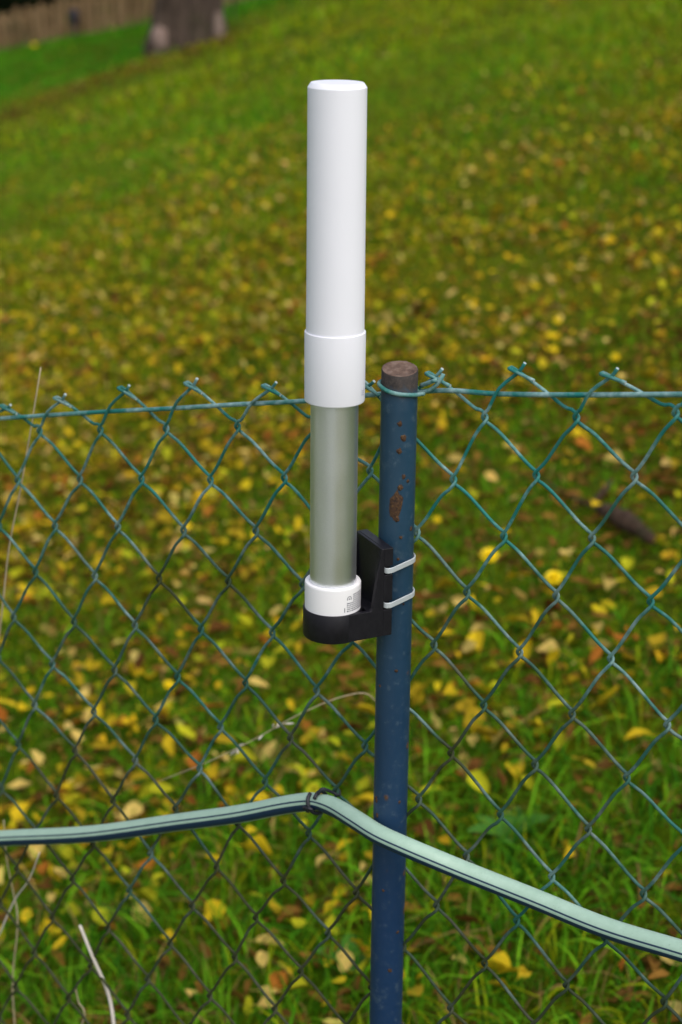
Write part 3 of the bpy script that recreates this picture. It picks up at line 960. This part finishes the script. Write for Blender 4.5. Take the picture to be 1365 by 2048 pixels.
# ------------------------------------------------------------------ dry stems by the fence
def stem(name, pts, r0, r1, mat, label, group=None, cat='grass stem', seeds=0):
    P = catmull(pts, 5)
    b = MB(); b.tube(P, np.linspace(r0, r1, len(P)), 6)
    if not seeds:
        o = b.build(name, mat, None, smooth=True, org=tuple(float(v) for v in P[0]))
        return tag(o, label, cat, group)
    t = empty(name, tuple(float(v) for v in P[0])); tag(t, label, cat, group)
    b.build('stalk', mat, t, smooth=True)
    rs = np.random.default_rng(seeds)
    for i in range(seeds):
        a = P[int(len(P) * rs.uniform(.66, .80))]
        d = rs.normal(0, 1, 3); d[2] -= .6; d /= np.linalg.norm(d)
        q = a + d * .007
        b = MB(); b.tube(np.array([a, a + d * .003, q, q + d * .003, q + d * .006]), [.0002, .0003, .0010, .0009, .0002], 5)
        b.build('seed', M_PALE, t, smooth=True)
def gp(c, off):                                    # foot on the ground below a fence column
    p = fp(c, 21.5, off); p[2] = float(ground_z(p[0], p[1])) - .005; return p
stem('dry_grass_stem', [gp(-20.5, -0.030)] + [fp(-20.14, 14.23, -0.030), fp(-16.91, 7.39, -0.020), fp(-15.17, 4.43, -0.014), fp(-14.18, 2.59, -0.012), fp(-13.35, 1.33, -0.011), fp(-12.61, 0.11, -0.011), fp(-11.83, -1.26, -0.012)], .0011, .0006, M_STRAW, 'tall thin straw coloured grass stem rising behind the top wire')
stem('dry_grass_stem', [gp(-14.3, -0.006)] + [fp(-13.94, 14.68, -0.006), fp(-13.70, 13.40, -0.006), fp(-13.74, 12.67, -0.008), fp(-13.68, 11.66, 0.004), fp(-13.78, 10.91, 0.008)], .0022, .0016, M_PALE, 'thick bleached broken stem leaning in the wire mesh')
stem('dry_grass_stem', [gp(-19.8, -0.020)] + [fp(-19.41, 13.86, -0.020), fp(-17.89, 12.04, -0.020), fp(-17.04, 11.08, -0.022), fp(-16.25, 10.46, -0.020), fp(-15.60, 9.71, -0.020)], .0013, .0006, M_PALE, 'thin pale stem slanting up to just below the hose')
stem('dry_grass_stem', [gp(-19.5, -0.050)] + [fp(-19.09, 14.93, -0.050), fp(-18.06, 12.14, -0.050), fp(-18.12, 11.44, -0.055), fp(-17.94, 10.47, -0.050), fp(-17.72, 9.44, -0.050)], .0009, .0005, M_STRAW, 'brown wispy stem standing behind the pale hose')
stem('dry_grass_stem', [gp(-16.3, -0.030)] + [fp(-15.88, 14.99, -0.030), fp(-15.47, 13.78, -0.030), fp(-15.60, 13.49, -0.030), fp(-15.61, 13.15, -0.030)], .0010, .0006, M_STRAW, 'short straw stem beside the bleached broken stem')
stem('dry_grass_stem', [(0.0584, 1.6200, 0.0232), (0.0545, 1.6000, 0.3808), (0.0473, 1.5800, 0.5782), (0.0328, 1.5700, 0.6298), (0.0056, 1.5600, 0.6359), (-0.0386, 1.5600, 0.6158), (-0.0831, 1.5600, 0.5879), (-0.1281, 1.5600, 0.5630), (-0.1785, 1.5600, 0.5401)], .0007, .0003, M_STRAW, 'long arching dry grass stem with drooping pale seeds above the hose', seeds=9)

# ------------------------------------------------------------------ dandelions
def dandelion(x, y, d, h, seed):
    big, far = d in (.034, .031), y > 10
    r = np.random.default_rng(seed)
    z0 = float(ground_z(x, y))
    t = empty('dandelion', (x, y, z0))
    tag(t, 'large bright yellow dandelion flower in the grass near the dead branch' if big else 'yellow dandelion flower near the far paling fence' if far else 'small yellow dandelion flower among the fallen leaves', 'flower', 'dandelion flowers in the lawn')
    top = np.array([x + r.normal(0, .006), y - .012, z0 + h])
    b = MB(); b.tube(catmull([(x, y, z0 - .005), (x, y - .002, z0 + h * .5), top], 3), .0016, 6); b.build('stalk', M_WEED, t, smooth=True)
    b = MB()
    nrm = np.array([r.normal(0, .15), -.45, 1.]); nrm /= np.linalg.norm(nrm)
    e1 = np.cross(nrm, [1, 0, 0]); e1 /= np.linalg.norm(e1); e2 = np.cross(nrm, e1)
    for ring, (rad, lift, cnt) in enumerate([(.5, .10, 22), (.40, .24, 18), (.28, .34, 13), (.14, .40, 7)]):
        for k in range(cnt):
            a = 2 * math.pi * (k + .5 * ring + r.uniform(-.2, .2)) / cnt
            dirn = math.cos(a) * e1 + math.sin(a) * e2; sdn = -math.sin(a) * e1 + math.cos(a) * e2
            w = d * .055; q = rad * d * r.uniform(.9, 1.08)
            b.add([top + sdn * w * .4, top - sdn * w * .4, top + dirn * q + nrm * d * lift - sdn * w, top + dirn * q + nrm * d * lift + sdn * w], [(0, 1, 2, 3)])
    b.build('petals', M_YELLOW, t)
for i, (x, y, d, h) in enumerate([(.281, 3.03, .034, .06), (.378, 2.87, .031, .06), (.199, 3.31, .016, .05), (-.310, 2.86, .019, .05), (-.338, 3.68, .018, .05), (.565, 4.48, .022, .05),
                                  (.526, 4.38, .021, .05), (.656, 4.09, .021, .05), (-3.86, 22.3, .075, .08)]):
    dandelion(x, y, d, h, 60 + i)

# ------------------------------------------------------------------ broad leaved weeds
def weed(x, y, n, ln, seed, label, up=.35, rot=None):
    r = np.random.default_rng(seed)
    z0 = float(ground_z(x, y))
    t = empty('broadleaf_weed', (x, y, z0)); tag(t, label, 'weed', 'broad leaved weeds in the lawn')
    for k in range(n):
        a = (rot if rot is not None else 0) + 2 * math.pi * k / n + r.uniform(-.35, .35)
        L = ln * r.uniform(.75, 1.15); w = L * r.uniform(.26, .34); el = up + r.uniform(-.1, .25)
        d = np.array([math.cos(a), math.sin(a), 0]); s = np.array([-math.sin(a), math.cos(a), 0])
        b = MB(); vs = []; N = 8
        for i in range(N + 1):
            u = i / N
            hw = w * math.sin(math.pi * min(1., .04 + .96 * u ** .75)) ** .85 * (1 + .06 * math.sin(20 * u + k)) if u < 1 else 0.0005
            c = np.array([x, y, z0 + .004]) + d * L * u * math.cos(el * (1 - .8 * u)) + np.array([0, 0, L * (math.sin(el) * u - .35 * u * u * el + .1 * u)])
            for q in (-1, -.5, 0, .5, 1):
                vs.append(c + s * hw * q + np.array([0, 0, hw * (.30 * abs(q)) + .02 * hw * math.sin(25 * u + 3 * q)]))
        fs = [(i * 5 + q, i * 5 + q + 1, i * 5 + q + 6, i * 5 + q + 5) for i in range(N) for q in range(4)]
        b.add(vs, fs); b.build('leaf', M_WEED, t, smooth=True)
weed(.235, 2.17, 5, .060, 1, 'broad green leafy weed just above the right stretch of hose', .5)
weed(.020, 1.97, 4, .050, 2, 'small round leaved green weed at the foot of the post')

# ------------------------------------------------------------------ dead branch on the lawn
br = empty('dead_branch', (.50, 3.2, float(ground_z(.50, 3.2))))
tag(br, 'piece of brown dead branch lying among the leaves beyond the fence', 'branch')
def gpt(x, y, h): return np.array([x, y, float(ground_z(x, y)) + h])
P = catmull([gpt(.425, 3.50, .008), gpt(.450, 3.38, .014), gpt(.490, 3.24, .022), gpt(.515, 3.15, .034), gpt(.543, 3.07, .034), gpt(.572, 2.99, .026)], 6)
rad = np.interp(np.linspace(0, 1, len(P)), [0, .4, .5, .62, .8, .95, 1], [.002, .003, .009, .018, .017, .011, .006]) * (1 + .13 * np.sin(np.arange(len(P)) * 2.1) + .1 * np.sin(np.arange(len(P)) * .9))
b = MB(); b.tube(P, rad, 12); b.build('limb', M_BARK2, br, smooth=True)
b = MB(); b.tube(catmull([P[12], P[12] + np.array([.03, .02, .03]), P[12] + np.array([.045, .05, .035])], 4), np.linspace(.007, .003, 9), 8); b.build('side_twig', M_BARK2, br, smooth=True)

# ------------------------------------------------------------------ tree
TX, TY = -1.54, 17.35
tz = float(ground_z(TX, TY))
tree = empty('tree', (TX, TY, tz))
tag(tree, 'old grey brown tree trunk with spreading root flare on the slope', 'tree')
vs, fs = [], []
nA = 72; zs = [-.25, -.05, .03, .10, .18, .28, .42, .6, .85, 1.2, 1.7, 2.4, 3.2, 4.0]
tr = np.random.default_rng(17)
ph = tr.uniform(0, 6.28, 6)
for z in zs:
    for k in range(nA):
        a = 2 * math.pi * k / nA
        r = .305 * (1 - .06 * max(z, 0)) + .085 * math.exp(-max(z, 0) / .16)
        lob = .09 * math.exp(-max(z, 0) / .35) + .022
        r += lob * (.6 * math.cos(5 * a + ph[0] + .3 * z) + .4 * math.cos(3 * a + ph[1])) + .012 * math.cos(13 * a + ph[2] + 1.1 * z) + .008 * math.cos(29 * a + 2.3 * z)
        vs.append((TX + r * math.cos(a) + .03 * z, TY + r * math.sin(a), tz + z))
for i in range(len(zs) - 1):
    for k in range(nA):
        k2 = (k + 1) % nA; fs.append((i * nA + k, i * nA + k2, (i + 1) * nA + k2, (i + 1) * nA + k))
b = MB(); b.add(vs, fs); trunk = b.build('trunk', M_BARK, tree, smooth=True)
def lump(cx, cy, cz, rx, ry, rz, seed):
    r = np.random.default_rng(seed); q = MB(); vs = []; n, m_ = 14, 8
    for i in range(m_ + 1):
        t = math.pi * i / m_
        for k in range(n):
            a = 2 * math.pi * k / n; f = 1 + r.normal(0, .07)
            vs.append((cx + rx * f * math.sin(t) * math.cos(a), cy + ry * f * math.sin(t) * math.sin(a), cz + rz * f * math.cos(t)))
    q.add(vs, [(i * n + k, (i + 1) * n + k, (i + 1) * n + (k + 1) % n, i * n + (k + 1) % n) for i in range(m_) for k in range(n)])
    return q
lump(TX - .22, TY - .31, tz + .07, .085, .09, .13, 4).build('root_burr', M_WOUND, tree, smooth=True)
lump(TX + .33, TY - .22, tz + .16, .06, .10, .17, 5).build('root_burr', M_WOUND, tree, smooth=True)
tips_ = []
for k in range(7):
    a = k * 2.4 + .4; L = tr.uniform(1.6, 2.6); z0 = tz + tr.uniform(3.0, 3.9)
    d = np.array([math.cos(a), math.sin(a), tr.uniform(.5, 1.1)]); p = np.array([TX + .1, TY, z0])
    Pn = catmull([p, p + d * L * .35 + tr.normal(0, .1, 3), p + d * L * .7 + tr.normal(0, .15, 3), p + d * L + tr.normal(0, .2, 3)], 4)
    b = MB(); b.tube(Pn, np.linspace(.13, .03, len(Pn)), 8); b.build('limb', M_BARK, tree, smooth=True)
    tips_ += [Pn[-1], Pn[-4], Pn[-7]]
def leaf_cloud(name, centers, spread, count, size, cols, parent, seed):
    r = np.random.default_rng(seed); C_ = np.array(centers)
    c = C_[r.integers(0, len(C_), count)] + r.normal(0, 1, (count, 3)) * np.array(spread)
    ax = r.normal(0, 1, (count, 3)); ax /= np.linalg.norm(ax, axis=1)[:, None]
    bx = np.cross(ax, r.normal(0, 1, (count, 3))); bx /= np.linalg.norm(bx, axis=1)[:, None]
    s = size * r.uniform(.6, 1.3, (count, 1))
    V = np.stack([c - ax * s, c + bx * s * .45, c + ax * s, c - bx * s * .45], 1).reshape(-1, 3) - np.array(parent.location)
    Q = np.arange(count * 4).reshape(-1, 4)
    col = np.array(cols)[r.integers(0, len(cols), count)] * r.uniform(.6, 1.3, (count, 1))
    o = bulk_mesh(name, V, Q, np.zeros((0, 3), int), np.repeat(col, 4, axis=0), M_FOLI)
    o.parent = parent
    return o
leaf_cloud('crown', tips_, (.55, .55, .45), 6000, .06, [(.25, .18, .02), (.10, .13, .02), (.30, .14, .03)], tree, 21)

# young yellow shrub right of the trunk (only its lowest leaves hang into view)
sx_, sy_ = -1.16, 18.6
sz_ = float(ground_z(sx_, sy_))
sh = empty('yellow_shrub', (sx_, sy_, sz_))
tag(sh, 'yellow leaved young shrub just right of the tree trunk', 'shrub')
b = MB(); b.tube(catmull([(sx_, sy_, sz_ - .02), (sx_ + .02, sy_, sz_ + .4), (sx_ + .06, sy_, sz_ + .95)], 4), .012, 6); b.build('stem', M_BARK, sh, smooth=True)
leaf_cloud('foliage', [(sx_ + .02, sy_, sz_ + .42), (sx_ + .04, sy_, sz_ + .6), (sx_ + .06, sy_, sz_ + .8), (sx_ + .06, sy_, sz_ + .95)], (.05, .06, .06), 260, .035, [(.45, .42, .02), (.35, .36, .02)], sh, 22)

# ------------------------------------------------------------------ low paling fence far off
fA, fB = np.array([-6.3, 25.72]), np.array([-.4, 20.35])
fd = (fB - fA) / np.linalg.norm(fB - fA); fl = np.linalg.norm(fB - fA); fnrm = np.array([-fd[1], fd[0]])
pf = empty('paling_fence', (float(fA[0]), float(fA[1]), float(ground_z(*fA))))
tag(pf, 'low weathered brown paling fence at the far left of the lawn', 'fence')
s = 0.; pr = np.random.default_rng(31)
def rz(p): return float(ground_z(p[0], p[1]))
while s < fl:
    p = fA + fd * s; w = pr.uniform(.085, .115); h = .52 + pr.normal(0, .025); th = .018
    tl = pr.normal(0, .02)
    c = [p - fd * w / 2, p + fd * w / 2, p + fd * w / 2 + fnrm * th, p - fd * w / 2 + fnrm * th]
    z0 = rz(p) - .02
    vs = [(q[0], q[1], z0) for q in c] + [(q[0] + fd[0] * tl, q[1] + fd[1] * tl, z0 + h - .03) for q in c]
    ct = p + fd * tl
    vs += [(ct[0], ct[1], z0 + h), (ct[0] + fnrm[0] * th, ct[1] + fnrm[1] * th, z0 + h)]
    b = MB(); b.add(vs, [(0, 1, 5, 4), (2, 3, 7, 6), (1, 2, 6, 5), (3, 0, 4, 7), (4, 5, 8), (6, 7, 9), (5, 6, 9, 8), (7, 4, 8, 9), (3, 2, 1, 0)])
    b.build('paling', M_PALING, pf)
    s += w + pr.uniform(.035, .06)
for h in (.14, .38):
    pts = [np.array([*(fA + fd * t + fnrm * .03), rz(fA + fd * t) + h]) for t in np.linspace(0, fl, 14)]
    b = MB(); b.tube(np.array(pts), .022, 6); b.build('rail', M_PALING, pf, smooth=True)

# dark stake standing before it
lx, ly = -3.44, 22.95
lz = rz((lx, ly))
gl = empty('stake_light', (lx, ly, lz)); tag(gl, 'small dark blue stake light in front of the paling fence', 'garden light')
b = MB(); b.lathe([(.012, lz - .05), (.012, lz + .14)], 12, lx, ly); b.build('stake', M_DARK, gl, smooth=True)
b = MB(); b.lathe([(.02, lz + .12), (.05, lz + .15), (.055, lz + .26), (.065, lz + .27), (.06, lz + .30), (.02, lz + .335)], 16, lx, ly); b.build('lamp_head', M_DARK, gl, smooth=True, sharp=35)

# hedge behind it
hc = fA + fd * 1.5 + fnrm * 1.4
hd = empty('hedge', (float(hc[0]), float(hc[1]), rz(hc)))
tag(hd, 'dark evergreen hedge behind the low paling fence', 'hedge')
cents = []
hr = np.random.default_rng(41)
for i in range(110):
    p = fA + fd * hr.uniform(-3, fl * .55) + fnrm * hr.uniform(.7, 1.7)
    cents.append((p[0], p[1], rz(p) + hr.uniform(.15, 1.7)))
leaf_cloud('foliage', cents, (.22, .22, .2), 26000, .05, [(.010, .022, .006), (.018, .032, .008), (.012, .016, .008)], hd, 42)
for i in range(9):
    p = fA + fd * (-2.6 + i * .75) + fnrm * 1.2
    b = MB(); b.tube(catmull([(p[0], p[1], rz(p) - .05), (p[0] + .05, p[1], rz(p) + .7), (p[0], p[1] + .1, rz(p) + 1.5)], 3), .03, 6); b.build('stem', M_BARK, hd, smooth=True)
